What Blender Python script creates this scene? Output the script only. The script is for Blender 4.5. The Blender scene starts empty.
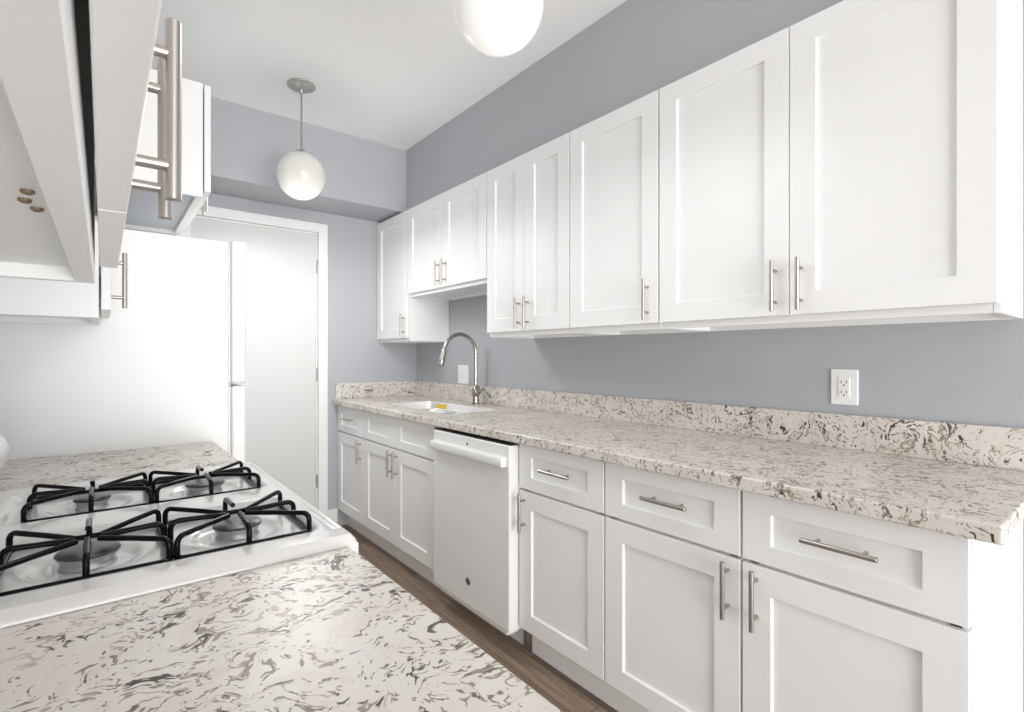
import bpy, bmesh, math, random
from mathutils import Vector, Matrix
random.seed(7)
scene = bpy.context.scene
col = scene.collection

# ------------------------------------------------------------ camera
CAMZ = 1.231
YAW = 0.6681
cam_d = bpy.data.cameras.new('camera')
cam = bpy.data.objects.new('camera', cam_d)
col.objects.link(cam)
cam.location = (0, 0, CAMZ)
cam.rotation_euler = (math.pi / 2, 0, -YAW)
cam_d.sensor_fit = 'HORIZONTAL'
cam_d.sensor_width = 36.0
cam_d.lens = 510.55 / 1024 * 36.0
cam_d.shift_x = (512 - 506) / 1024
cam_d.shift_y = 0.0
cam_d.clip_start = 0.01
scene.camera = cam

# ------------------------------------------------------------ world, lights, exposure
world = bpy.data.worlds.new('world')
scene.world = world
world.use_nodes = True
wn = world.node_tree
wn.nodes['Background'].inputs[0].default_value = (0.93, 0.96, 1.0, 1)
wn.nodes['Background'].inputs[1].default_value = 0.6


def area(name, loc, rot, sx, sy, power, color=(1, 1, 1)):
    l = bpy.data.lights.new(name, 'AREA')
    l.shape = 'RECTANGLE'
    l.size, l.size_y = sx, sy
    l.energy = power
    l.color = color
    o = bpy.data.objects.new(name, l)
    o.location = loc
    o.rotation_euler = rot
    col.objects.link(o)
    return o


# daylight from the windows of the open room behind the camera
area('window_daylight', (-0.8, -6.85, 1.4), (math.radians(90), 0, 0), 5.0, 2.2, 285, (0.98, 0.99, 1.0))
# added fill lamp behind the camera, aimed up and forward, with no real source
area('rear_fill', (0.8, -2.5, 0.3), Vector((0.05, 0.7, 0.7)).to_track_quat('-Z', 'Y').to_euler(), 2.0, 2.0, 130, (1.0, 0.995, 0.985))
scene.view_settings.view_transform = 'Standard'
scene.view_settings.look = 'None'
scene.view_settings.gamma = 1.0
scene.view_settings.use_curve_mapping = False
scene.view_settings.exposure = 0.0
try:
    scene.cycles.max_bounces = 12
    scene.cycles.diffuse_bounces = 8
except Exception:
    pass


# ------------------------------------------------------------ materials
def mat(name, color, rough=0.5, metal=0.0, coat=0.0, spec=None, emis=None, estr=0.0):
    m = bpy.data.materials.new(name)
    m.use_nodes = True
    b = m.node_tree.nodes['Principled BSDF']
    b.inputs['Base Color'].default_value = (*color, 1)
    b.inputs['Roughness'].default_value = rough
    b.inputs['Metallic'].default_value = metal
    b.inputs['Coat Weight'].default_value = coat
    if spec is not None:
        b.inputs['Specular IOR Level'].default_value = spec
    if emis:
        b.inputs['Emission Color'].default_value = (*emis, 1)
        b.inputs['Emission Strength'].default_value = estr
    return m


def noise_bump(m, scale, strength, dist=0.001, stretch=None):
    nt = m.node_tree
    b = nt.nodes['Principled BSDF']
    tc = nt.nodes.new('ShaderNodeTexCoord')
    mp = nt.nodes.new('ShaderNodeMapping')
    if stretch:
        mp.inputs['Scale'].default_value = stretch
    nz = nt.nodes.new('ShaderNodeTexNoise')
    nz.inputs['Scale'].default_value = scale
    nz.inputs['Detail'].default_value = 4
    bp = nt.nodes.new('ShaderNodeBump')
    bp.inputs['Strength'].default_value = strength
    bp.inputs['Distance'].default_value = dist
    nt.links.new(tc.outputs['Object'], mp.inputs['Vector'])
    nt.links.new(mp.outputs[0], nz.inputs['Vector'])
    nt.links.new(nz.outputs['Fac'], bp.inputs['Height'])
    nt.links.new(bp.outputs[0], b.inputs['Normal'])
    return m


M = {}
M['cab'] = noise_bump(mat('white_painted_cabinet', (0.86, 0.86, 0.855), 0.38), 60, 0.08, 0.0005, (1, 1, 0.15))
M['wall'] = noise_bump(mat('blue_grey_wall_paint', (0.43, 0.443, 0.470), 0.6), 140, 0.25, 0.0008)
M['ceil'] = noise_bump(mat('ceiling_paint', (0.90, 0.90, 0.895), 0.8), 90, 0.15, 0.0008)
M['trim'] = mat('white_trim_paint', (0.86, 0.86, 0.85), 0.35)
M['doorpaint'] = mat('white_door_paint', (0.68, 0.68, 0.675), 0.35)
M['nickel'] = noise_bump(mat('brushed_nickel', (0.46, 0.43, 0.395), 0.28, 1.0), 300, 0.1, 0.0003, (1, 1, 0.05))
M['steel'] = mat('stainless_steel', (0.72, 0.72, 0.72), 0.25, 1.0)
M['sinksteel'] = mat('bright_satin_sink_steel', (0.88, 0.88, 0.88), 0.38, 0.85)
M['faucet'] = mat('brushed_faucet_metal', (0.42, 0.40, 0.36), 0.22, 1.0)
M['enamel'] = mat('white_enamel', (0.76, 0.76, 0.75), 0.18, coat=0.3)
M['cooktop'] = mat('cooktop_enamel', (0.66, 0.65, 0.635), 0.16, coat=0.4)
M['appl'] = mat('white_appliance', (0.80, 0.80, 0.79), 0.3)
M['fridge'] = noise_bump(mat('white_textured_fridge', (0.86, 0.86, 0.855), 0.35), 400, 0.15, 0.0005)
M['castiron'] = mat('black_enamelled_iron', (0.004, 0.004, 0.0045), 0.12, spec=0.15)
M['cap'] = mat('grey_burner_cap', (0.045, 0.045, 0.05), 0.28)
M['alu'] = noise_bump(mat('cast_aluminium', (0.50, 0.50, 0.52), 0.36, 0.9), 200, 0.3, 0.0006)
M['black'] = mat('black_plastic', (0.012, 0.012, 0.012), 0.4)
M['badge'] = mat('dark_badge', (0.05, 0.05, 0.06), 0.3, 0.5)
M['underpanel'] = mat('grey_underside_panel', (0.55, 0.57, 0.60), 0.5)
M['plastic'] = mat('white_plastic', (0.86, 0.86, 0.84), 0.3)
M['rawedge'] = mat('raw_board_edge', (0.42, 0.24, 0.12), 0.8)
M['brass'] = mat('aged_brass_screw', (0.35, 0.27, 0.18), 0.4, 1.0)
M['yellow'] = mat('yellow_sticker', (0.80, 0.55, 0.03), 0.5)
M['globe'] = mat('opal_glass', (0.80, 0.79, 0.75), 0.12, coat=0.6)
M['globe_lit'] = mat('opal_glass_lit', (0.84, 0.83, 0.80), 0.12, coat=0.6, emis=(1.0, 0.98, 0.94), estr=0.25)
M['sweater'] = mat('satin_nickel_canopy', (0.50, 0.50, 0.48), 0.35, 0.9)
M['glass'] = mat('window_glass', (0.9, 0.95, 1.0), 0.02)
M['glass'].node_tree.nodes['Principled BSDF'].inputs['Transmission Weight'].default_value = 1.0


def granite():
    m = bpy.data.materials.new('speckled_quartz_counter')
    m.use_nodes = True
    nt = m.node_tree
    N, L = nt.nodes, nt.links
    b = N['Principled BSDF']
    b.inputs['Roughness'].default_value = 0.32
    b.inputs['Specular IOR Level'].default_value = 0.35
    tc = N.new('ShaderNodeTexCoord')

    def vmath(op, a, bb=None, scale=None):
        n = N.new('ShaderNodeVectorMath'); n.operation = op
        L.new(a, n.inputs[0])
        if bb is not None:
            if isinstance(bb, tuple): n.inputs[1].default_value = bb
            else: L.new(bb, n.inputs[1])
        if scale is not None: n.inputs['Scale'].default_value = scale
        return n.outputs[0]

    def noise(vec, scale, detail=2, rough=0.5, off=(0, 0, 0), out='Fac', dist=0.0):
        v = vmath('ADD', vec, off)
        n = N.new('ShaderNodeTexNoise')
        n.inputs['Scale'].default_value = scale
        n.inputs['Detail'].default_value = detail
        n.inputs['Roughness'].default_value = rough
        n.inputs['Distortion'].default_value = dist
        L.new(v, n.inputs['Vector'])
        return n.outputs[out]

    def ramp(val, lo, hi, a=0.0, c=1.0):
        n = N.new('ShaderNodeMapRange')
        n.interpolation_type = 'SMOOTHSTEP'
        n.inputs['From Min'].default_value = lo
        n.inputs['From Max'].default_value = hi
        n.inputs['To Min'].default_value = a
        n.inputs['To Max'].default_value = c
        L.new(val, n.inputs['Value'])
        return n.outputs[0]

    def mth(op, a, c):
        n = N.new('ShaderNodeMath'); n.operation = op
        for i, q in enumerate((a, c)):
            if isinstance(q, (int, float)): n.inputs[i].default_value = q
            else: L.new(q, n.inputs[i])
        return n.outputs[0]

    def mix(fac, a, c):
        n = N.new('ShaderNodeMix'); n.data_type = 'RGBA'
        L.new(fac, n.inputs['Factor'])
        for key, q in ((6, a), (7, c)):
            if isinstance(q, tuple): n.inputs[key].default_value = (*q, 1)
            else: L.new(q, n.inputs[key])
        return n.outputs[2]

    P = tc.outputs['Object']
    # domain warp so the flecks curl and swirl
    w1 = vmath('SUBTRACT', noise(P, 9, 2, out='Color'), (0.5, 0.5, 0.5))
    w1 = vmath('SCALE', w1, scale=0.16)
    w2 = vmath('SUBTRACT', noise(P, 30, 2, off=(3, 7, 1), out='Color'), (0.5, 0.5, 0.5))
    w2 = vmath('SCALE', w2, scale=0.035)
    Q = vmath('ADD', vmath('ADD', P, w1), w2)
    S = vmath('MULTIPLY', Q, (1.0, 1.6, 1.3))     # slight stretch gives elongated strokes

    def strokes(scale, off, width, cov):
        n1 = noise(S, scale, 1.5, 0.55, off)
        band = mth('ABSOLUTE', mth('SUBTRACT', n1, 0.5), 0)
        line = ramp(band, width * 0.5, width, 1.0, 0.0)
        msk = noise(S, scale * 0.8, 2, 0.5, (off[0] + 11, off[1] + 5, off[2] + 2))
        msk2 = noise(P, 7, 2, 0.5, (off[0] + 1, off[1] + 2, off[2]))
        comb = mth('ADD', mth('MULTIPLY', msk, 0.72), mth('MULTIPLY', msk2, 0.28))
        return mth('MULTIPLY', line, ramp(comb, cov, cov + 0.035))

    base = mix(ramp(noise(P, 8, 3), 0.35, 0.7), (0.67, 0.63, 0.58), (0.725, 0.695, 0.655))
    base = mix(mth('MULTIPLY', ramp(noise(Q, 28, 3, 0.6, (9, 1, 4)), 0.52, 0.68), 0.35), base, (0.56, 0.50, 0.42))
    c = mix(mth('MULTIPLY', strokes(24, (5, 3, 2), 0.045, 0.55), 0.75), base, (0.36, 0.28, 0.20))
    c = mix(mth('MULTIPLY', strokes(34, (1, 8, 2), 0.05, 0.545), 0.8), c, (0.20, 0.145, 0.10))
    c = mix(mth('MULTIPLY', strokes(56, (2, 1, 9), 0.055, 0.54), 0.85), c, (0.12, 0.086, 0.062))
    c = mix(strokes(30, (7, 2, 5), 0.06, 0.565), c, (0.055, 0.043, 0.035))
    blob = noise(S, 42, 2, 0.55, (4, 4, 4))
    c = mix(mth('MULTIPLY', ramp(blob, 0.67, 0.70), 0.9), c, (0.075, 0.058, 0.045))
    L.new(c, b.inputs['Base Color'])
    return m


M['quartz'] = granite()


def wood_floor():
    m = bpy.data.materials.new('brown_wood_plank_floor')
    m.use_nodes = True
    nt = m.node_tree
    N, L = nt.nodes, nt.links
    b = N['Principled BSDF']
    b.inputs['Roughness'].default_value = 0.45
    tc = N.new('ShaderNodeTexCoord')
    mp = N.new('ShaderNodeMapping')
    mp.inputs['Rotation'].default_value = (0, 0, math.radians(90))
    mp.inputs['Location'].default_value = (0.205, 0.095, 0)
    br = N.new('ShaderNodeTexBrick')
    br.offset = 0.37
    br.inputs['Scale'].default_value = 1.0
    br.inputs['Brick Width'].default_value = 1.0
    br.inputs['Row Height'].default_value = 0.105
    br.inputs['Mortar Size'].default_value = 0.0012
    br.inputs['Color1'].default_value = (0.30, 0.215, 0.155, 1)
    br.inputs['Color2'].default_value = (0.15, 0.105, 0.078, 1)
    br.inputs['Mortar'].default_value = (0.06, 0.04, 0.03, 1)
    L.new(tc.outputs['Object'], mp.inputs[0])
    L.new(mp.outputs[0], br.inputs['Vector'])
    mp2 = N.new('ShaderNodeMapping')
    mp2.inputs['Scale'].default_value = (30, 2, 1)
    nz = N.new('ShaderNodeTexNoise')
    nz.inputs['Scale'].default_value = 2
    nz.inputs['Detail'].default_value = 6
    L.new(tc.outputs['Object'], mp2.inputs[0])
    L.new(mp2.outputs[0], nz.inputs['Vector'])
    mr = N.new('ShaderNodeMapRange')
    mr.inputs['From Min'].default_value = 0.3
    mr.inputs['From Max'].default_value = 0.7
    mr.inputs['To Min'].default_value = 0.7
    mr.inputs['To Max'].default_value = 1.25
    L.new(nz.outputs['Fac'], mr.inputs['Value'])
    mx = N.new('ShaderNodeMix')
    mx.data_type = 'RGBA'
    mx.blend_type = 'MULTIPLY'
    mx.inputs['Factor'].default_value = 1
    L.new(br.outputs['Color'], mx.inputs[6])
    L.new(mr.outputs[0], mx.inputs[7])
    L.new(mx.outputs[2], b.inputs['Base Color'])
    return m


M['floor'] = wood_floor()

# ------------------------------------------------------------ helpers
WLOC = {}


class MB:
    """collects shapes in world coordinates; build() links them as ONE mesh"""

    def __init__(self):
        self.bm = bmesh.new()

    def quad(self, pts):
        return self.bm.faces.new([self.bm.verts.new(p) for p in pts])

    def box(self, x0, x1, y0, y1, z0, z1):
        v = [self.bm.verts.new((x, y, z)) for x in (x0, x1) for y in (y0, y1) for z in (z0, z1)]
        for f in ((0, 1, 3, 2), (4, 6, 7, 5), (0, 4, 5, 1), (2, 3, 7, 6), (0, 2, 6, 4), (1, 5, 7, 3)):
            self.bm.faces.new([v[i] for i in f])
        return self

    def prism_y(self, prof, y0, y1):
        """profile of (x, z) points extruded along y"""
        a = [self.bm.verts.new((x, y0, z)) for x, z in prof]
        b = [self.bm.verts.new((x, y1, z)) for x, z in prof]
        n = len(prof)
        self.bm.faces.new(a)
        self.bm.faces.new(b[::-1])
        for i in range(n):
            self.bm.faces.new((a[i], b[i], b[(i + 1) % n], a[(i + 1) % n]))
        return self

    def prism_x(self, prof, x0, x1):
        """profile of (y, z) points extruded along x"""
        a = [self.bm.verts.new((x0, y, z)) for y, z in prof]
        b = [self.bm.verts.new((x1, y, z)) for y, z in prof]
        n = len(prof)
        self.bm.faces.new(a)
        self.bm.faces.new(b[::-1])
        for i in range(n):
            self.bm.faces.new((a[i], b[i], b[(i + 1) % n], a[(i + 1) % n]))
        return self

    def rings(self, rings, cap=True):
        """bridge a list of equally long vertex loops"""
        vs = [[self.bm.verts.new(p) for p in r] for r in rings]
        n = len(vs[0])
        for a, b in zip(vs, vs[1:]):
            for i in range(n):
                self.bm.faces.new((a[i], a[(i + 1) % n], b[(i + 1) % n], b[i]))
        if cap:
            self.bm.faces.new(vs[0][::-1])
            self.bm.faces.new(vs[-1])
        return self

    def tube(self, path, r, seg=12, closed=False):
        P = [Vector(p) for p in path]
        n = len(P)
        rr = r if isinstance(r, (list, tuple)) else [r] * n
        loops = []
        up = None
        for i in range(n):
            if closed:
                t = (P[(i + 1) % n] - P[i - 1]).normalized()
            elif i == 0:
                t = (P[1] - P[0]).normalized()
            elif i == n - 1:
                t = (P[-1] - P[-2]).normalized()
            else:
                t = (P[i + 1] - P[i - 1]).normalized()
            if up is None:
                up = Vector((0, 0, 1)) if abs(t.z) < 0.9 else Vector((1, 0, 0))
            s = t.cross(up)
            if s.length < 1e-5:
                s = t.orthogonal()
            s.normalize()
            up = s.cross(t).normalized()
            loops.append([P[i] + (s * math.cos(a) + up * math.sin(a)) * rr[i]
                          for a in (2 * math.pi * k / seg for k in range(seg))])
        if closed:
            loops.append(loops[0])
            return self.rings(loops, cap=False)
        return self.rings(loops)

    def lathe(self, prof, c, seg=32, axis='z'):
        """profile of (radius, height) turned about an axis through c"""
        loops = []
        for r, h in prof:
            L = []
            for k in range(seg):
                a = 2 * math.pi * k / seg
                u, v = r * math.cos(a), r * math.sin(a)
                if axis == 'z':
                    p = (c[0] + u, c[1] + v, c[2] + h)
                elif axis == 'x':
                    p = (c[0] + h, c[1] + u, c[2] + v)
                else:
                    p = (c[0] + u, c[1] + h, c[2] + v)
                L.append(p)
            loops.append(L)
        return self.rings(loops)

    def build(self, name, m, parent=None, bevel=0.0, smooth=False, seg=2, loc=None):
        bm = self.bm
        bmesh.ops.remove_doubles(bm, verts=bm.verts, dist=1e-6)
        bmesh.ops.recalc_face_normals(bm, faces=bm.faces)
        if parent is not None:
            w = WLOC[parent.name]
        else:
            w = Vector(loc) if loc is not None else Vector((0, 0, 0))
        bmesh.ops.translate(bm, verts=bm.verts, vec=-w)
        me = bpy.data.meshes.new(name)
        bm.to_mesh(me)
        bm.free()
        o = bpy.data.objects.new(name, me)
        col.objects.link(o)
        me.materials.append(M[m] if isinstance(m, str) else m)
        if parent is not None:
            o.parent = parent
        else:
            o.location = w
        WLOC[o.name] = w
        if bevel:
            b = o.modifiers.new('bevel', 'BEVEL')
            b.width = bevel
            b.segments = seg
            b.limit_method = 'ANGLE'
            b.angle_limit = math.radians(35)
        if smooth:
            for p in me.polygons:
                p.use_smooth = True
            try:
                me.set_sharp_from_angle(angle=math.radians(40))
            except Exception:
                pass
        return o


def tag(o, label=None, cat=None, group=None, kind=None):
    if label: o['label'] = label
    if cat: o['category'] = cat
    if group: o['group'] = group
    if kind: o['kind'] = kind
    return o


def thing(name, loc, label, cat, group=None):
    o = bpy.data.objects.new(name, None)
    o.empty_display_size = 0.05
    o.location = loc
    col.objects.link(o)
    WLOC[o.name] = Vector(loc)
    return tag(o, label, cat, group)


def struct(mb, name, m, parent=None, bevel=0.0):
    o = mb.build(name, m, parent, bevel)
    if parent is None:
        o['kind'] = 'structure'
    return o


def arc(c, r, a0, a1, n, plane='xz'):
    out = []
    for i in range(n + 1):
        a = a0 + (a1 - a0) * i / n
        out.append((c[0] + r * math.cos(a), c[1], c[2] + r * math.sin(a)))
    return out


# ------------------------------------------------------------ key dimensions
XW, XL = 1.969, -0.32           # right and left wall faces
YB, YR = 3.65, -7.0             # back wall and rear (window) wall
CEIL = 2.69
CT = 0.914                      # worktop height, left side
CTR = 0.920                     # worktop height, right side

# ------------------------------------------------------------ room shell
RX = -3.5                       # left side of the open room behind the camera
YO = -0.62                      # where the kitchen's left wall ends
struct(MB().box(RX - .1, XW + .1, YR - .1, YB + .1, -.08, 0), 'floor', 'floor')
struct(MB().box(RX - .1, XW + .1, YR - .1, YB + .1, CEIL, CEIL + .08), 'ceiling', 'ceil')
struct(MB().box(XW, XW + .1, YR - .1, YB + .1, 0, CEIL), 'wall_right', 'wall')
struct(MB().box(XL - .1, XL, YO, YB + .1, 0, CEIL).box(RX - .1, XL - .1, YO, YO + .1, 0, CEIL), 'wall_left', 'wall')
# back wall with the door opening
DX0, DX1, DZ = 0.41, 1.19, 2.10
w = MB()
w.box(XL, DX0, YB, YB + .1, 0, CEIL).box(DX1, XW, YB, YB + .1, 0, CEIL).box(DX0, DX1, YB, YB + .1, DZ, CEIL)
struct(w, 'wall_back', 'wall')
# rear room: wall with wide window, side wall with window
WX0, WX1, WZ0, WZ1 = -3.3, 1.7, 0.3, 2.5
w = MB()
w.box(RX, WX0, YR - .1, YR, 0, CEIL).box(WX1, XW, YR - .1, YR, 0, CEIL)
w.box(WX0, WX1, YR - .1, YR, 0, WZ0).box(WX0, WX1, YR - .1, YR, WZ1, CEIL)
struct(w, 'wall_front', 'trim')
w = MB()
SY0_, SY1_ = -5.2, -1.2
w.box(RX - .1, RX, YR, SY0_, 0, CEIL).box(RX - .1, RX, SY1_, YO, 0, CEIL)
w.box(RX - .1, RX, SY0_, SY1_, 0, WZ0).box(RX - .1, RX, SY0_, SY1_, WZ1, CEIL)
struct(w, 'wall_side', 'trim')
f = MB()
for k in range(6):
    a = WX0 + (WX1 - WX0 - .05) * k / 5
    f.box(a, a + .05, YR - .07, YR - .02, WZ0, WZ1)
f.box(WX0, WX1, YR - .07, YR - .02, WZ0, WZ0 + .05).box(WX0, WX1, YR - .07, YR - .02, WZ1 - .05, WZ1)
struct(f, 'window_1', 'trim')
f = MB()
for k in range(5):
    a = SY0_ + (SY1_ - SY0_ - .05) * k / 4
    f.box(RX - .07, RX - .02, a, a + .05, WZ0, WZ1)
f.box(RX - .07, RX - .02, SY0_, SY1_, WZ0, WZ0 + .05).box(RX - .07, RX - .02, SY0_, SY1_, WZ1 - .05, WZ1)
struct(f, 'window_2', 'trim')
# boxed-in soffits
struct(MB().box(XL, XW, 3.28, YB, 2.249, CEIL), 'trim_1', 'wall')
struct(MB().box(1.687, XW, YR, 3.28, 2.2325, CEIL), 'trim_2', 'wall')
# back door
d = MB()
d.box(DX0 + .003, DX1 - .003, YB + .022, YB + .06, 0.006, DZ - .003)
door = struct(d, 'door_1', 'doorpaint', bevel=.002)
c = MB()
c.box(DX0 - .064, DX0, YB - .016, YB + .02, 0, DZ + .064)
c.box(DX1, DX1 + .064, YB - .016, YB + .02, 0, DZ + .064)
c.box(DX0, DX1, YB - .016, YB + .02, DZ, DZ + .064)
c.box(DX0, DX0 + .012, YB + .005, YB + .022, 0, DZ - .012)
c.box(DX1 - .012, DX1, YB + .005, YB + .022, 0, DZ)
c.box(DX0, DX1 - .012, YB + .005, YB + .022, DZ - .012, DZ)
struct(c, 'door_casing', 'trim', door, bevel=.002)
for z in (.35, 1.1, 1.86):
    h = MB().lathe([(.005, -.045), (.006, -.04), (.006, .04), (.005, .045)], (DX1 - .006, YB + .002, z), 10)
    struct(h, 'door_hinge', 'steel', door)
k = MB().lathe([(.012, 0), (.012, -.03), (.028, -.04), (.028, -.06), (.015, -.068)], (DX0 + .06, YB + .022, 1.0), 20, 'y')
struct(k, 'door_knob', 'nickel', door)
struct(MB().box(DX1 + .066, 1.326, YB - .014, YB, 0, .13), 'baseboard_back', 'trim', bevel=.003)


# ------------------------------------------------------------ cabinets
def shaker(y0, y1, z0, z1, xo, d, rail=.073, rz=.069, dep=.009, th=.019):
    """framed door / drawer front; d is the way it faces along x"""
    mb = MB()
    bm = mb.bm

    def ring(x, iy, iz):
        return [bm.verts.new(p) for p in ((x, y0 + iy, z0 + iz), (x, y1 - iy, z0 + iz), (x, y1 - iy, z1 - iz), (x, y0 + iy, z1 - iz))]
    R = [ring(xo - d * th, 0, 0), ring(xo, 0, 0), ring(xo, rail, rz), ring(xo - d * dep, rail + .0015, rz + .0015)]
    for a, b_ in zip(R, R[1:]):
        for i in range(4):
            bm.faces.new((a[i], a[(i + 1) % 4], b_[(i + 1) % 4], b_[i]))
    bm.faces.new(R[0][::-1])
    bm.faces.new(R[-1])
    return mb


def bar_handle(parent, xo, d, y, z, vertical=True, L=.155):
    """round bar pull: bar and two posts"""
    s = .031
    r = .0062
    mb = MB()
    xb = xo + d * s
    h = L / 2

    def bar(a0, a1):
        n = 5
        if vertical:
            pts = [(xb, y, z + a0), (xb, y, z + a0 + .001), (xb, y, z + a1 - .001), (xb, y, z + a1)]
        else:
            pts = [(xb, y + a0, z), (xb, y + a0 + .001, z), (xb, y + a1 - .001, z), (xb, y + a1, z)]
        mb.tube(pts, [r * .8, r, r, r * .8], 20)
    bar(-h, h)
    for q in (-.048, .048):
        p = (0, q) if vertical else (q, 0)
        mb.tube([(xo, y + p[0], z + p[1]), (xb, y + p[0], z + p[1])], .0048, 14)
    return mb.build('handle', 'nickel', parent, smooth=True)


def wall_cabinet(name, y0, y1, z0, z1, xface, xwall, d, doors, label, handles, under=None, group=None):
    """xface = outer face of the doors, d = the way they face, doors = list of y ranges,
    handles = list of y positions (or None)"""
    t = thing(name, ((xface + xwall) / 2, (y0 + y1) / 2, z0), label, 'cabinet', group)
    xf = xface - d * (.0225 if d < 0 else .0255)         # carcass front
    xw = xwall + d * .001
    lo, hi = min(xf, xw), max(xf, xw)
    y0 += .0006
    y1 -= .0006
    mb = MB()
    T = .016
    mb.box(lo, hi, y0, y0 + T, z0, z1).box(lo, hi, y1 - T, y1, z0, z1)
    mb.box(lo, hi, y0 + T, y1 - T, z1 - T, z1)
    wl = (xw, xw + d * .012)
    mb.box(min(wl), max(wl), y0 + T, y1 - T, z0, z1 - T)
    # face frame
    fl = (xf, xf - d * .0215)
    a, b_ = min(fl), max(fl)
    mb.box(a, b_, y0 + T - .003, y1 - T + .003, z0 + .0002, z0 + .038).box(a, b_, y0 + T - .003, y1 - T + .003, z1 - .05, z1 - T)
    mb.box(a, b_, y0 + T, y0 + .038, z0 + .038, z1 - .05).box(a, b_, y1 - .038, y1 - T, z0 + .038, z1 - .05)
    mb.build('carcass', 'cab', t, bevel=.001, seg=1)
    pl = (xf - d * .022, xw + d * .0125)
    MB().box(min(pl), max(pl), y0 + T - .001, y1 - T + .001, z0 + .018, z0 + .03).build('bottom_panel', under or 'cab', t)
    for i, (a0, a1) in enumerate(doors):
        dr = shaker(a0 + .0015, a1 - .0015, z0 + .023, z1 - .002, xface, d, th=.019 if d < 0 else .0205).build('door', 'cab', t, bevel=.0012)
        hy = handles[i]
        if hy is not None:
            bar_handle(dr, xface, d, hy, z0 + (.112 if d < 0 else .109))
    return t


ZB, ZT = 1.333, 2.231
XU = 1.631
GU = 'white shaker wall cabinets on the right'
wall_cabinet('wall_cabinet', 3.16, 3.648, ZB, ZT, XU, XW, -1, [(3.165, 3.646)],
             'narrow single-door white wall cabinet in the far right corner, next to the back wall', [3.195])
wall_cabinet('wall_cabinet', 2.237, 3.16, 1.632, ZT, XU, XW, -1, [(2.240, 2.6985), (2.6985, 3.157)],
             'short white double-door wall cabinet above the sink and faucet', [2.66, 2.737])
wall_cabinet('wall_cabinet', 1.611, 2.237, ZB, ZT, XU, XW, -1, [(1.613, 1.924), (1.924, 2.235)],
             'narrow double-door white wall cabinet just right of the short cabinet over the sink', [1.890, 1.958])
wall_cabinet('wall_cabinet', 1.146, 1.611, ZB, ZT, XU, XW, -1, [(1.148, 1.609)],
             'single-door white wall cabinet between the two full-height double-door ones on the right wall', [1.193])
wall_cabinet('wall_cabinet', .219, 1.146, ZB, ZT, XU, XW, -1, [(.222, .683), (.683, 1.144)],
             'widest double-door white wall cabinet on the right wall, nearest and above the outlet', [.648, .722])

# left side uppers
ca = wall_cabinet('wall_cabinet', .18, .925, ZB, ZT, .0165, XL, 1, [(.182, .557), (.557, .917)],
                  'white wall cabinet at the upper left seen from right underneath, with two large nickel handles', [.523, .598])
for (x, y) in ():
    pass
MB().box(-.0085, -.003, .884, .914, 1.42, 1.49).build('hinge', 'steel', ca)
MB().box(-.30, -.03, .9252, .9268, 1.3335, 1.3365).build('raw_edge', 'rawedge', ca)['label'] = 'exposed brown board edge'
cc = wall_cabinet('wall_cabinet', 1.745, 2.152, ZB, ZT, .0165, XL, 1, [(1.748, 2.150)],
                  'white wall cabinet on the left beyond the gas range, with its side panel in view', [1.785])
MB().box(-.0085, -.003, 2.10, 2.13, 1.42, 1.49).build('hinge', 'steel', cc)
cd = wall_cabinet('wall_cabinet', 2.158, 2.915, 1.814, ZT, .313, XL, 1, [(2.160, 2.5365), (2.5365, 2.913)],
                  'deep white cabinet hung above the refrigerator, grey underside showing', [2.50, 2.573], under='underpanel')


# base cabinets
XF = 1.327


def base_cabinet(y0, y1, label, fronts, d=-1, xface=XF, xwall=XW, name='base_cabinet', endpanel=False, toe=1.40, tz=(.115, .880)):
    """fronts: list of (kind, y0, y1, handle) with kind door / drawer / false"""
    t = thing(name, ((xface + xwall) / 2, (y0 + y1) / 2, 0), label, 'cabinet')
    xf = xface - d * .021
    xw = xwall + d * .001
    y0 += .0006
    y1 -= .0006
    mb = MB()
    T = .016
    lo, hi = min(xf, xw), max(xf, xw)
    mb.box(lo, hi, y0, y0 + T, tz[0], tz[1]).box(lo, hi, y1 - T, y1, tz[0], tz[1])
    mb.box(lo, hi, y0 + T, y1 - T, tz[0], tz[0] + T)
    wl = (xw, xw + d * .012)
    mb.box(min(wl), max(wl), y0 + T, y1 - T, tz[0] + T, tz[1])
    fl = (xf, xf - d * .019)
    a, b_ = min(fl), max(fl)
    mb.box(a, b_, y0 + T, y1 - T, tz[0] + T, tz[0] + .038).box(a, b_, y0 + T, y1 - T, tz[1] - .03, tz[1])
    mb.box(a, b_, y0 + T, y1 - T, .675, .712)
    mb.box(a, b_, y0 + T, y0 + .038, tz[0] + .038, tz[1] - .03).box(a, b_, y1 - .038, y1 - T, tz[0] + .038, tz[1] - .03)
    mb.build('carcass', 'cab', t, bevel=.001, seg=1)
    tk = (toe, toe - d * .016)
    MB().box(min(tk), max(tk), y0, y1, 0, tz[0] - .0005).build('toe_kick', 'trim', t)
    if endpanel:
        pl = (toe + .02, xw)
        MB().box(min(pl), max(pl), y0, y0 + T, 0, tz[0] - .0005).build('side_skirt', 'trim', t)
    for kind, a0, a1, hy in fronts:
        if kind == 'door':
            dr = shaker(a0 + .0015, a1 - .0015, .133, .688, xface, d).build('door', 'cab', t, bevel=.0012)
            if hy is not None:
                bar_handle(dr, xface, d, hy, .605)
        else:
            nm = 'drawer' if kind == 'drawer' else 'false_drawer_front'
            dr = shaker(a0 + .0015, a1 - .0015, .698, (.876 if d < 0 else .868), xface, d, rail=.073, rz=.049).build(nm, 'cab', t, bevel=.0012)
            if kind == 'drawer':
                bar_handle(dr, xface, d, hy, .795, vertical=False)
    return t


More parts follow.
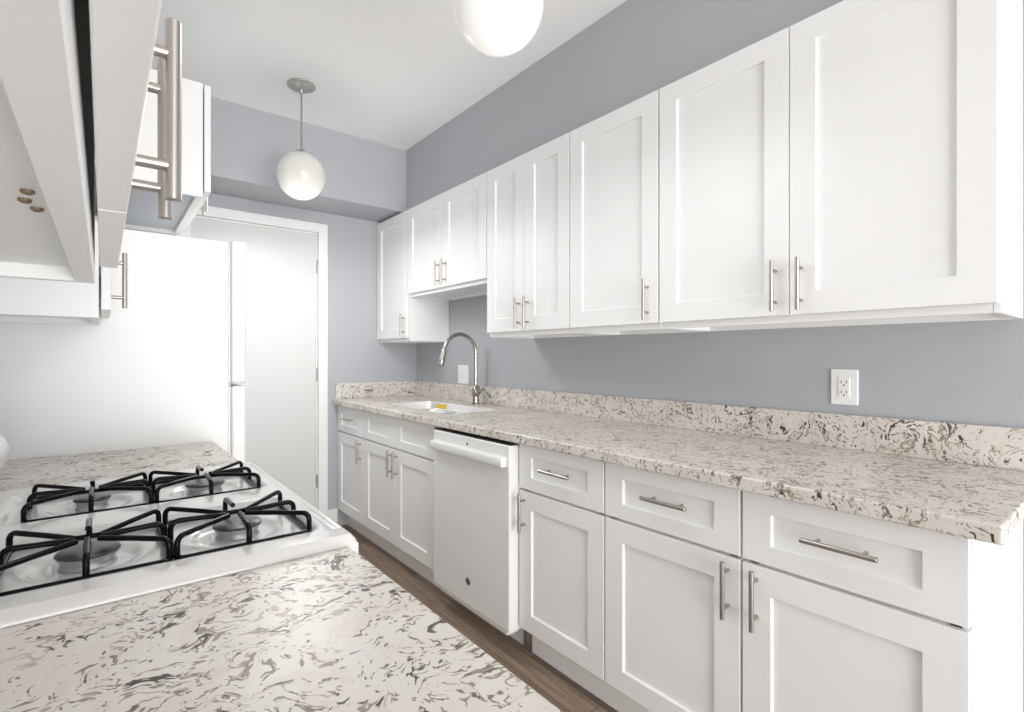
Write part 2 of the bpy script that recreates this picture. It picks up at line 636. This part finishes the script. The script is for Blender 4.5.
base_cabinet(3.175, 3.648, 'narrow white base cabinet against the back wall at the far end of the right run',
             [('door', 3.177, 3.645, 3.215), ('drawer', 3.177, 3.645, 3.41)])
base_cabinet(2.222, 3.175, 'white double-door sink base cabinet under the sink, left of the dishwasher',
             [('door', 2.272, 2.7225, 2.688), ('door', 2.7225, 3.173, 2.757), ('false', 2.272, 2.7225, None), ('false', 2.7225, 3.173, None)])
base_cabinet(1.146, 1.598, 'white one-drawer one-door base cabinet just right of the dishwasher',
             [('door', 1.148, 1.596, 1.560), ('drawer', 1.148, 1.596, 1.366)])
base_cabinet(.676, 1.146, 'white one-drawer one-door base cabinet between the two other right-hand drawer cabinets',
             [('door', .678, 1.144, .712), ('drawer', .678, 1.144, .899)])
base_cabinet(.219, .676, 'white one-drawer one-door base cabinet at the near end of the right run',
             [('door', .221, .674, .634), ('drawer', .221, .674, .4415)], endpanel=True)

# ------------------------------------------------------------ worktops
SX0, SX1, SY0, SY1 = 1.435, 1.80, 2.34, 3.10      # sink opening
SDIV = 2.80


def rrect(x0, x1, y0, y1, r, n=6):
    pts = []
    for cx, cy, a in ((x1 - r, y1 - r, 0), (x0 + r, y1 - r, 90), (x0 + r, y0 + r, 180), (x1 - r, y0 + r, 270)):
        for i in range(n + 1):
            t = math.radians(a + 90 * i / n)
            pts.append((cx + r * math.cos(t), cy + r * math.sin(t)))
    return pts


def slab_with_hole(x0, x1, y0, y1, z0, z1, hole):
    """slab whose opening follows the 'hole' loop, made of quads around it"""
    mb = MB()
    bm = mb.bm
    cx = sum(p[0] for p in hole) / len(hole)
    cy = sum(p[1] for p in hole) / len(hole)
    outer = []
    hx0, hx1 = min(p[0] for p in hole), max(p[0] for p in hole)
    hy0, hy1 = min(p[1] for p in hole), max(p[1] for p in hole)
    # four plain slabs around a rectangle that just holds the hole, plus corner fillets
    n = len(hole) // 4
    rect = []
    for i, p in enumerate(hole):
        q = i // n
        rect.append(((hx1, hy1), (hx0, hy1), (hx0, hy0), (hx1, hy0))[q])
    corners = ((hx1, hy1), (hx0, hy1), (hx0, hy0), (hx1, hy0))
    for z, flip in ((z1, False), (z0, True)):
        vs = [bm.verts.new((p[0], p[1], z)) for p in hole]
        cv = [bm.verts.new((c_[0], c_[1], z)) for c_ in corners]
        for q in range(4):
            for i in range(n - 1):
                a, b_ = vs[q * n + i], vs[q * n + i + 1]
                bm.faces.new((cv[q], a, b_))
        ov = [bm.verts.new((a, b_, z)) for a, b_ in ((x1, y1), (x0, y1), (x0, y0), (x1, y0))]
        for q in range(4):
            e0, s1 = vs[q * n + n - 1], vs[((q + 1) % 4) * n]
            q1 = (q + 1) % 4
            bm.faces.new((ov[q], ov[q1], s1, e0))
            bm.faces.new((ov[q1], cv[q1], s1))
            bm.faces.new((ov[q], e0, cv[q]))
    # walls
    m_ = len(hole)
    for i in range(m_):
        a, b_ = hole[i], hole[(i + 1) % m_]
        mb.quad([(a[0], a[1], z0), (b_[0], b_[1], z0), (b_[0], b_[1], z1), (a[0], a[1], z1)])
    oc = ((x1, y1), (x0, y1), (x0, y0), (x1, y0))
    for i in range(4):
        a, b_ = oc[i], oc[(i + 1) % 4]
        mb.quad([(a[0], a[1], z0), (b_[0], b_[1], z0), (b_[0], b_[1], z1), (a[0], a[1], z1)])
    return mb


wt = thing('worktop', (1.63, 1.9, .874), 'long speckled quartz worktop with backsplash running along the right wall', 'countertop')
slab_with_hole(1.292, XW - .001, .169, YB - .001, .882, CTR, rrect(SX0, SX1, SY0, SY1, .05)).build('slab', 'quartz', wt, bevel=.006, seg=3)
MB().box(XW - .021, XW - .001, .169, YB - .022, CTR + .0005, 1.034).build('backsplash', 'quartz', wt, bevel=.0015)
MB().box(1.312, XW - .001, YB - .0215, YB - .001, CTR + .0005, 1.034).build('backsplash', 'quartz', wt, bevel=.0015)
wl = MB().box(XL + .001, .325, -.45, .832, .874, CT).build('worktop', 'quartz', bevel=.006, seg=3)
tag(wl, 'speckled cream quartz worktop in the near left foreground, before the range', 'countertop')
wl2 = MB().box(XL + .001, .325, 1.602, 2.160, .874, CT).build('worktop', 'quartz', bevel=.006, seg=3)
tag(wl2, 'short speckled quartz worktop between the gas range and the refrigerator', 'countertop')
base_cabinet(-.44, .828, 'white base cabinet under the near left worktop', [('door', -.43, .19, .15), ('door', .19, .81, .23), ('drawer', -.43, .19, -.12), ('drawer', .19, .81, .50)],
             d=1, xface=.29, xwall=-.312, toe=.22, tz=(.115, .872))
base_cabinet(1.606, 2.155, 'white base cabinet under the short worktop beside the refrigerator', [('door', 1.61, 2.15, 1.65), ('drawer', 1.61, 2.15, 1.88)],
             d=1, xface=.29, xwall=-.312, toe=.22, tz=(.115, .872))

# ------------------------------------------------------------ sink
sk = thing('kitchen_sink', (1.62, 2.72, .70), 'double-bowl stainless sink set under the right worktop', 'sink')


def bowl(x0, x1, y0, y1):
    mb = MB()
    r = .05
    rings = []
    for z, ins in ((.868, .006), (.84, .007), (.72, .010), (.705, .016), (.70, .03)):
        rings.append([(a, b_, z) for a, b_ in rrect(x0 + ins, x1 - ins, y0 + ins, y1 - ins, r)])
    bm = mb.bm
    vs = [[bm.verts.new(p) for p in g] for g in rings]
    for a, b_ in zip(vs, vs[1:]):
        n = len(a)
        for i in range(n):
            bm.faces.new((a[i], a[(i + 1) % n], b_[(i + 1) % n], b_[i]))
    bm.faces.new(vs[-1])
    return mb


mb = MB()
rings = [[(a, b_, z) for a, b_ in rrect(SX0 + i_, SX1 - i_, SY0 + i_, SY1 - i_, .05)] for z, i_ in ((.9185, .0025), (.9192, .004), (.905, .005), (.868, .006))]
mb.rings(rings, cap=False)
mb.box(SX0 + .008, SX1 - .008, SDIV - .012, SDIV + .012, .860, .8685)
rim = mb.build('rim', 'sinksteel', sk, smooth=True)
for a0, a1 in ((SY0, SDIV - .006), (SDIV + .006, SY1)):
    o = bowl(SX0, SX1, a0, a1)  .build('bowl', 'sinksteel', sk, smooth=True)
    so = o.modifiers.new('solid', 'SOLIDIFY')
    so.thickness = .0012
    MB().lathe([(.045, 0), (.045, .003), (.035, .002), (.01, .001)], ((SX0 + SX1) / 2, (a0 + a1) / 2, .7005), 24).build('drain', 'steel', o, smooth=True)
st = MB().box(SX1 - .0085, SX1 - .0068, 2.915, 3.035, .874, .905).build('sticker', 'yellow', sk)
st['label'] = 'yellow sticker on the basin wall'

# ------------------------------------------------------------ faucet
FX, FY = 1.885, 2.705
fa = thing('faucet', (FX, FY, CTR), 'tall gooseneck pull-down faucet in brushed nickel standing behind the sink', 'faucet')
MB().lathe([(.027, .0005), (.027, .006), (.021, .012), (.019, .05), (.024, .055), (.026, .075), (.024, .10), (.017, .108), (.013, .125)], (FX, FY, CTR), 28).build('body', 'faucet', fa, smooth=True)
R = .118
ztop = CTR + .329
p = [(FX, FY, CTR + .12), (FX, FY, CTR + .2), (FX, FY, ztop)]
for i in range(1, 21):
    a = math.radians(168 * i / 20)
    p.append((FX - R + R * math.cos(a), FY, ztop + R * math.sin(a)))
MB().tube(p, .012, 16).build('spout', 'faucet', fa, smooth=True)
e = Vector(p[-1])
dv = (Vector(p[-1]) - Vector(p[-2])).normalized()
q = [e + dv * s for s in (-.002, .004, .02, .065, .10, .107)]
MB().tube([tuple(v) for v in q], [.0125, .0155, .0155, .020, .022, .018], 20).build('spray_head', 'faucet', fa, smooth=True)
MB().tube([(FX, FY - .02, CTR + .075), (FX, FY - .036, CTR + .077), (FX, FY - .044, CTR + .079)], [.014, .014, .011], 16).tube(
    [(FX, FY - .038, CTR + .08), (FX + .003, FY - .047, CTR + .10), (FX + .006, FY - .052, CTR + .125)], [.015, .013, .009], 12).build('lever', 'faucet', fa, smooth=True)

# ------------------------------------------------------------ dishwasher
dw = thing('dishwasher', (1.6, 1.907, 0), 'white built-in dishwasher with a bar handle between the base cabinets', 'dishwasher')
Y0, Y1 = 1.605, 2.207
MB().box(1.352, 1.95, Y0 + .004, Y1 - .004, .12, .880).build('tub', 'black', dw)
MB().box(1.283, 1.351, Y0, Y1, .112, .868).build('door', 'appl', dw, bevel=.006, seg=3)
MB().box(1.289, 1.351, Y0 + .002, Y1 - .002, .8685, .8745).build('gap_shade_strip', 'black', dw)  # black strip put in for the shade in the gap under the worktop
hb = MB()
# bowed bar: horizontal section thickness grows from the door
n = 24
rings = []
for i in range(n + 1):
    t = i / n
    y = Y0 + .016 + (Y1 - Y0 - .032) * t
    bow = .030 * (1 - abs(2 * t - 1) ** 4 * .0)
    e_ = min(t, 1 - t) * n
    k = 1.0
    rings.append([(1.283, y, .780), (1.283 - bow * .9, y, .780), (1.283 - bow, y, .786), (1.283 - bow * 1.0, y, .814), (1.283 - bow * .85, y, .821), (1.283, y, .823)])
hb.rings(rings)
hb.build('bar_handle', 'appl', dw, bevel=.004, seg=3, smooth=True)
MB().lathe([(.0055, 0), (.0055, -.0012), (.003, -.0018)], (1.283, 1.907, .836), 16, 'x').build('indicator', 'badge', dw)
bd = MB().lathe([(.0165, 0), (.0165, -.0015), (.013, -.0022), (.013, -.0022)], (1.283, 1.90, .222), 28, 'x').build('badge', 'badge', dw, smooth=True)
rg = MB()
rg.tube([(1.2805, 1.90 + .0128 * math.cos(a), .222 + .0128 * math.sin(a)) for a in [2 * math.pi * i / 28 for i in range(28)]], .0007, 6, closed=True)
rg.build('badge_ring', 'steel', bd, smooth=True)
MB().box(1.405, 1.42, 1.66, Y1 - .002, .0, .111).build('toe_panel', 'appl', dw)
MB().box(1.300, 1.360, 1.64, 2.17, .085, .1115).build('lower_lip', 'appl', dw)
MB().box(1.400, 1.404, 1.6, 1.650, .0, .111).build('foot_plate', 'steel', dw)

# ------------------------------------------------------------ gas range
RY0, RY1 = .835, 1.598
ra = thing('gas_range', (0, 1.21, 0), 'white gas range with four black grates between the left worktops', 'stove')
MB().box(-.315, .298, RY0 + .004, RY1 - .004, .02, .885).build('body', 'enamel', ra)
MB().box(.299, .336, RY0 + .006, RY1 - .006, .26, .79).build('oven_door', 'enamel', ra, bevel=.008)
od = [o for o in ra.children if o.name.startswith('oven_door')]
od = bpy.data.objects['oven_door']
hm = MB()
hm.tube([(.385, RY0 + .07, .745), (.385, RY1 - .07, .745)], .012, 16)
for y in (RY0 + .11, RY1 - .11):
    hm.tube([(.336, y, .745), (.385, y, .745)], .009, 12)
hm.build('oven_handle', 'enamel', od, smooth=True)
MB().box(.337, .3385, RY0 + .16, RY1 - .16, .42, .66).build('oven_window', 'black', od)
MB().box(.299, .334, RY0 + .006, RY1 - .006, .06, .25).build('storage_drawer', 'enamel', ra, bevel=.006)
cp = MB().prism_y([(.299, .797), (.338, .797), (.335, .885), (.299, .885)], RY0 + .004, RY1 - .004).build('control_panel', 'enamel', ra, bevel=.003)
for i in range(4):
    y = RY0 + .11 + i * .184
    MB().lathe([(.024, 0), (.024, .006), (.018, .010), (.016, .028), (.012, .030)], (.337, y, .842), 20, 'x').build('knob', 'enamel', cp, smooth=True)

# cooktop: raised rim, two shallow wells
ct = MB()
bm = ct.bm
RX0, RX1 = -.315, .340
zt = .930


def loop(x0, x1, y0, y1, z, r=.02, n=5):
    return [(a, b_, z) for a, b_ in rrect(x0, x1, y0, y1, r, n)]


def grid_surface():
    """height field for the cooktop pan"""
    nx, ny = 132, 152
    wells = [(-.155, .302, .893, 1.165), (-.155, .302, 1.262, 1.535)]
    V = []
    for i in range(nx + 1):
        row = []
        for j in range(ny + 1):
            x = RX0 + (RX1 - RX0) * i / nx
            y = RY0 + (RY1 - RY0) * j / ny
            z = zt
            for (a, b_, c_, d_) in wells:
                e_ = min(x - a, b_ - x, y - c_, d_ - y)
                # rounded corners
                rr = .03
                qx = max(a + rr - x, x - (b_ - rr), 0)
                qy = max(c_ + rr - y, y - (d_ - rr), 0)
                if qx > 0 and qy > 0:
                    e_ = rr - math.hypot(qx, qy)
                s = max(0, min(1, e_ / .016))
                s = s * s * (3 - 2 * s)
                z -= .013 * s
            # burner pools
            for bx in (.188, -.020):
                for by in (1.020, 1.394):
                    rr = math.hypot(x - bx, y - by)
                    s = max(0, min(1, (.075 - rr) / .02))
                    z -= .0075 * s * s * (3 - 2 * s)
            # front gutter
            g = abs(x - .317)
            if RY0 + .05 < y < RY1 - .05:
                z -= .0035 * max(0, 1 - g / .008)
            # outer lip rolls down
            e_ = min(RX1 - x, y - RY0, RY1 - y)
            if e_ < .010:
                t = 1 - e_ / .010
                z -= .0155 * t ** 1.3
            row.append(bm.verts.new((x, y, z)))
        V.append(row)
    for i in range(nx):
        for j in range(ny):
            bm.faces.new((V[i][j], V[i + 1][j], V[i + 1][j + 1], V[i][j + 1]))
    # skirt
    edge = [V[i][0] for i in range(nx + 1)] + [V[nx][j] for j in range(1, ny + 1)] + \
           [V[i][ny] for i in range(nx - 1, -1, -1)] + [V[0][j] for j in range(ny - 1, 0, -1)]
    low = [bm.verts.new((v.co.x, v.co.y, .893)) for v in edge]
    n_ = len(edge)
    for i in range(n_):
        bm.faces.new((edge[i], edge[(i + 1) % n_], low[(i + 1) % n_], low[i]))
    bm.faces.new(low)


grid_surface()
ct.build('cooktop', 'cooktop', ra, smooth=True)
# rear control guard
MB().prism_y([(-.315, .931), (-.205, .931), (-.196, .955), (-.182, .972), (-.171, .992), (-.165, 1.012), (-.166, 1.032), (-.175, 1.052), (-.205, 1.072), (-.25, 1.085), (-.315, 1.088)],
             RY0 + .004, RY1 - .006).build('backguard', 'enamel', ra, bevel=.004, seg=3, smooth=True)
for i in range(3):
    MB().box(-.135, -.118, .905 + i * .011, .909 + i * .011, .9296, .9304).build('vent_slot', 'black', ra)

# burners
for bx, by, br in ((.190, 1.020, .0385), (-.018, 1.020, .0395), (.190, 1.394, .040), (-.018, 1.394, .031)):
    zb = .9085
    hd = MB().lathe([(br * .9, 0), (br * .92, .003), (br * .86, .006), (br * .86, .013), (br * .95, .015), (br * .95, .0185), (br * .5, .019)], (bx, by, zb), 40).build('burner_head', 'alu', ra, smooth=True)
    cpn = MB().lathe([(br * .6, .0190), (br * 1.0, .0194), (br * 1.03, .021), (br * .99, .0235), (br * .8, .0246), (br * .3, .025)], (bx, by, zb), 40).build('burner_cap', 'cap', hd, smooth=True)
    MB().lathe([(.004, 0), (.004, .012), (.003, .014)], (bx - br * 1.1, by - br * .45, zb), 10).build('igniter', 'plastic', hd)


def grate(x0, x1, y0, y1, zb=.9225, ht=.030, r=.0044):
    mb = MB()
    cx, cy = (x0 + x1) / 2, (y0 + y1) / 2
    zt_ = zb + ht
    # lower frame, rounded corners
    cr = .012
    pts = []
    for a, b_ in rrect(x0, x1, y0, y1, cr, 3):
        pts.append((a, b_, zb))
    mb.tube(pts, r, 10, closed=True)

    def arm(sx, sy, ex, ey, dip=0.004):
        s = Vector((sx, sy, 0))
        e_ = Vector((ex, ey, 0))
        dr = (e_ - s)
        L_ = dr.length
        dr.normalize()
        path = [Vector((sx, sy, zb)), Vector((sx, sy, zb + ht - .012))]
        for k in range(1, 6):
            a = math.radians(90 * k / 5)
            path.append(Vector((sx, sy, zb + ht - .012)) + dr * (.012 * (1 - math.cos(a))) + Vector((0, 0, .012 * math.sin(a))))
        path.append(s + dr * (L_ * .55) + Vector((0, 0, zt_ - dip * .4)))
        path.append(e_ + Vector((0, 0, zt_ - dip)))
        mb.tube([tuple(v) for v in path], r, 10)
    k = .014
    for sx in (x0, x1):
        sg = 1 if sx == x1 else -1
        arm(sx, y0 + .010, cx + sg * k, cy - .009)
        arm(sx, cy, cx + sg * k * 1.1, cy)
        arm(sx, y1 - .010, cx + sg * k, cy + .009)
    arm(cx, y0, cx, cy - k * 2.2, -.003)
    arm(cx, y1, cx, cy + k * 2.2, -.003)
    return mb.build('grate', 'castiron', ra, smooth=True)


for y0_, y1_ in ((.917, 1.127), (1.291, 1.501)):
    grate(.089, .287, y0_, y1_)
    grate(-.116, .079, y0_, y1_)

# ------------------------------------------------------------ refrigerator
fr = thing('refrigerator', (.03, 2.53, 0), 'tall white top-freezer refrigerator beyond the left worktop', 'refrigerator')
FY0, FY1 = 2.166, 2.885
MB().box(-.312, .374, FY0, FY1, .03, 1.664).build('cabinet_body', 'fridge', fr, bevel=.006, seg=3)
for z0_, z1_, nm in ((1.127, 1.672, 'freezer_door'), (.11, 1.117, 'fridge_door')):
    o = MB().box(.383, .434, FY0 + .002, FY1 - .002, z0_, z1_).build(nm, 'fridge', fr, bevel=.010, seg=4)
    hh = MB()
    y = FY1 - .05
    a, b_ = (z0_ + .03, z0_ + .25) if z0_ > 1 else (z1_ - .33, z1_ - .03)
    hh.tube([(.434, y, a), (.466, y, a + .02), (.47, y, (a + b_) / 2), (.466, y, b_ - .02), (.434, y, b_)], .011, 12)
    hh.build('handle', 'fridge', o, smooth=True)
MB().box(.376, .381, FY0 + .012, FY1 - .012, .12, 1.66).build('door_gasket', 'plastic', fr)
for z in (1.1175, 1.128):
    MB().lathe([(.004, 0), (.004, .006)], (.379, FY0 + .008, z - .003), 12).build('hinge_pin', 'steel', fr)
MB().box(-.30, .37, FY0 + .02, FY1 - .02, 0, .029).build('base_grille', 'black', fr)

# ------------------------------------------------------------ pendants


def pendant(x, y, m, label, down, up):
    t = thing('pendant_light', (x, y, CEIL), label, 'ceiling light')
    MB().lathe([(.071, -.0005), (.071, -.008), (.066, -.012), (.02, -.017), (.010, -.020), (.010, -.040), (.006, -.046)], (x, y, CEIL), 40).build('canopy', 'sweater', t, smooth=True)
    MB().tube([(x, y, CEIL - .04), (x, y, 2.335)], .0048, 12).build('stem', 'nickel', t, smooth=True)
    MB().lathe([(.006, .022), (.012, .018), (.030, .008), (.034, -.004), (.030, -.008)], (x, y, 2.323), 28).build('fitter', 'nickel', t, smooth=True)
    r = .126
    cz = 2.200
    prof = []
    for i in range(1, 36):
        a = math.pi * i / 36
        prof.append((r * math.sin(a), r * math.cos(a)))
    MB().lathe(prof, (x, y, cz), 56).build('globe_shade', m, t, smooth=True)
    # added fill lamps floating below the globe, brightening cabinets and ceiling
    area('fill_below_globe', (x, y, 2.055), (0, 0, 0), .5, .5, down, (1.0, 1.0, 0.99))
    if up:
        l = bpy.data.lights.new('fill_point', 'POINT')
        l.energy = up
        l.shadow_soft_size = .12
        o = bpy.data.objects.new('fill_point', l)
        o.location = (x, y, 1.82)
        col.objects.link(o)
    return t


pendant(.838, 2.84, 'globe', 'far white globe pendant hanging on a thin nickel stem, whole in view', 10, 4.5)
pendant(.856, 1.12, 'globe_lit', 'near white globe pendant cut off by the top of the picture', 4, 1)

# ------------------------------------------------------------ outlet and switch
ou = thing('wall_outlet', (XW, .6455, 1.066), 'white two-socket electrical outlet on the grey wall above the backsplash', 'outlet')
MB().box(XW - .006, XW - .0005, .605, .686, 1.066, 1.186).build('cover_plate', 'plastic', ou, bevel=.003, seg=3)
rc = MB().box(XW - .009, XW - .0055, .629, .662, 1.093, 1.159).build('receptacle', 'plastic', ou, bevel=.001)
for zc in (1.143, 1.109):
    MB().box(XW - .0096, XW - .0088, .6525, .6545, zc - .004, zc + .005).build('slot', 'black', rc)
    MB().box(XW - .0096, XW - .0088, .6365, .6385, zc - .004, zc + .005).build('slot', 'black', rc)
    MB().lathe([(.0026, 0), (.0026, -.0008)], (XW - .0088, .6455, zc - .010), 12, 'x').build('ground_hole', 'black', rc)
for zc in (1.174, 1.078):
    MB().lathe([(.002, 0), (.002, -.0006)], (XW - .0058, .6455, zc), 10, 'x').build('screw', 'plastic', ou)
sw = thing('light_switch', (XW, 2.97, 1.034), 'white double rocker light switch plate behind the faucet', 'switch')
MB().box(XW - .006, XW - .0005, 2.907, 3.034, 1.038, 1.168).build('cover_plate', 'plastic', sw, bevel=.003, seg=3)
for yc in (2.947, 2.994):
    MB().prism_y([(XW - .0055, 1.070), (XW - .011, 1.070), (XW - .0075, 1.103), (XW - .009, 1.137), (XW - .0055, 1.137)], yc - .016, yc + .016).build('rocker', 'plastic', sw, bevel=.001)

# screw heads left in the underside of the near wall cabinet
SCREWS = ((-.043, .505, .0042), (-.047, .534, .0042), (-.042, .560, .0042), (-.036, .239, .0045))
for (x, y, r) in SCREWS:
    MB().lathe([(r, 0), (r, -.002), (r * .6, -.003), (r * .3, -.0015)], (x, y, ZB + .018), 16).build('screw_head', 'brass', ca)
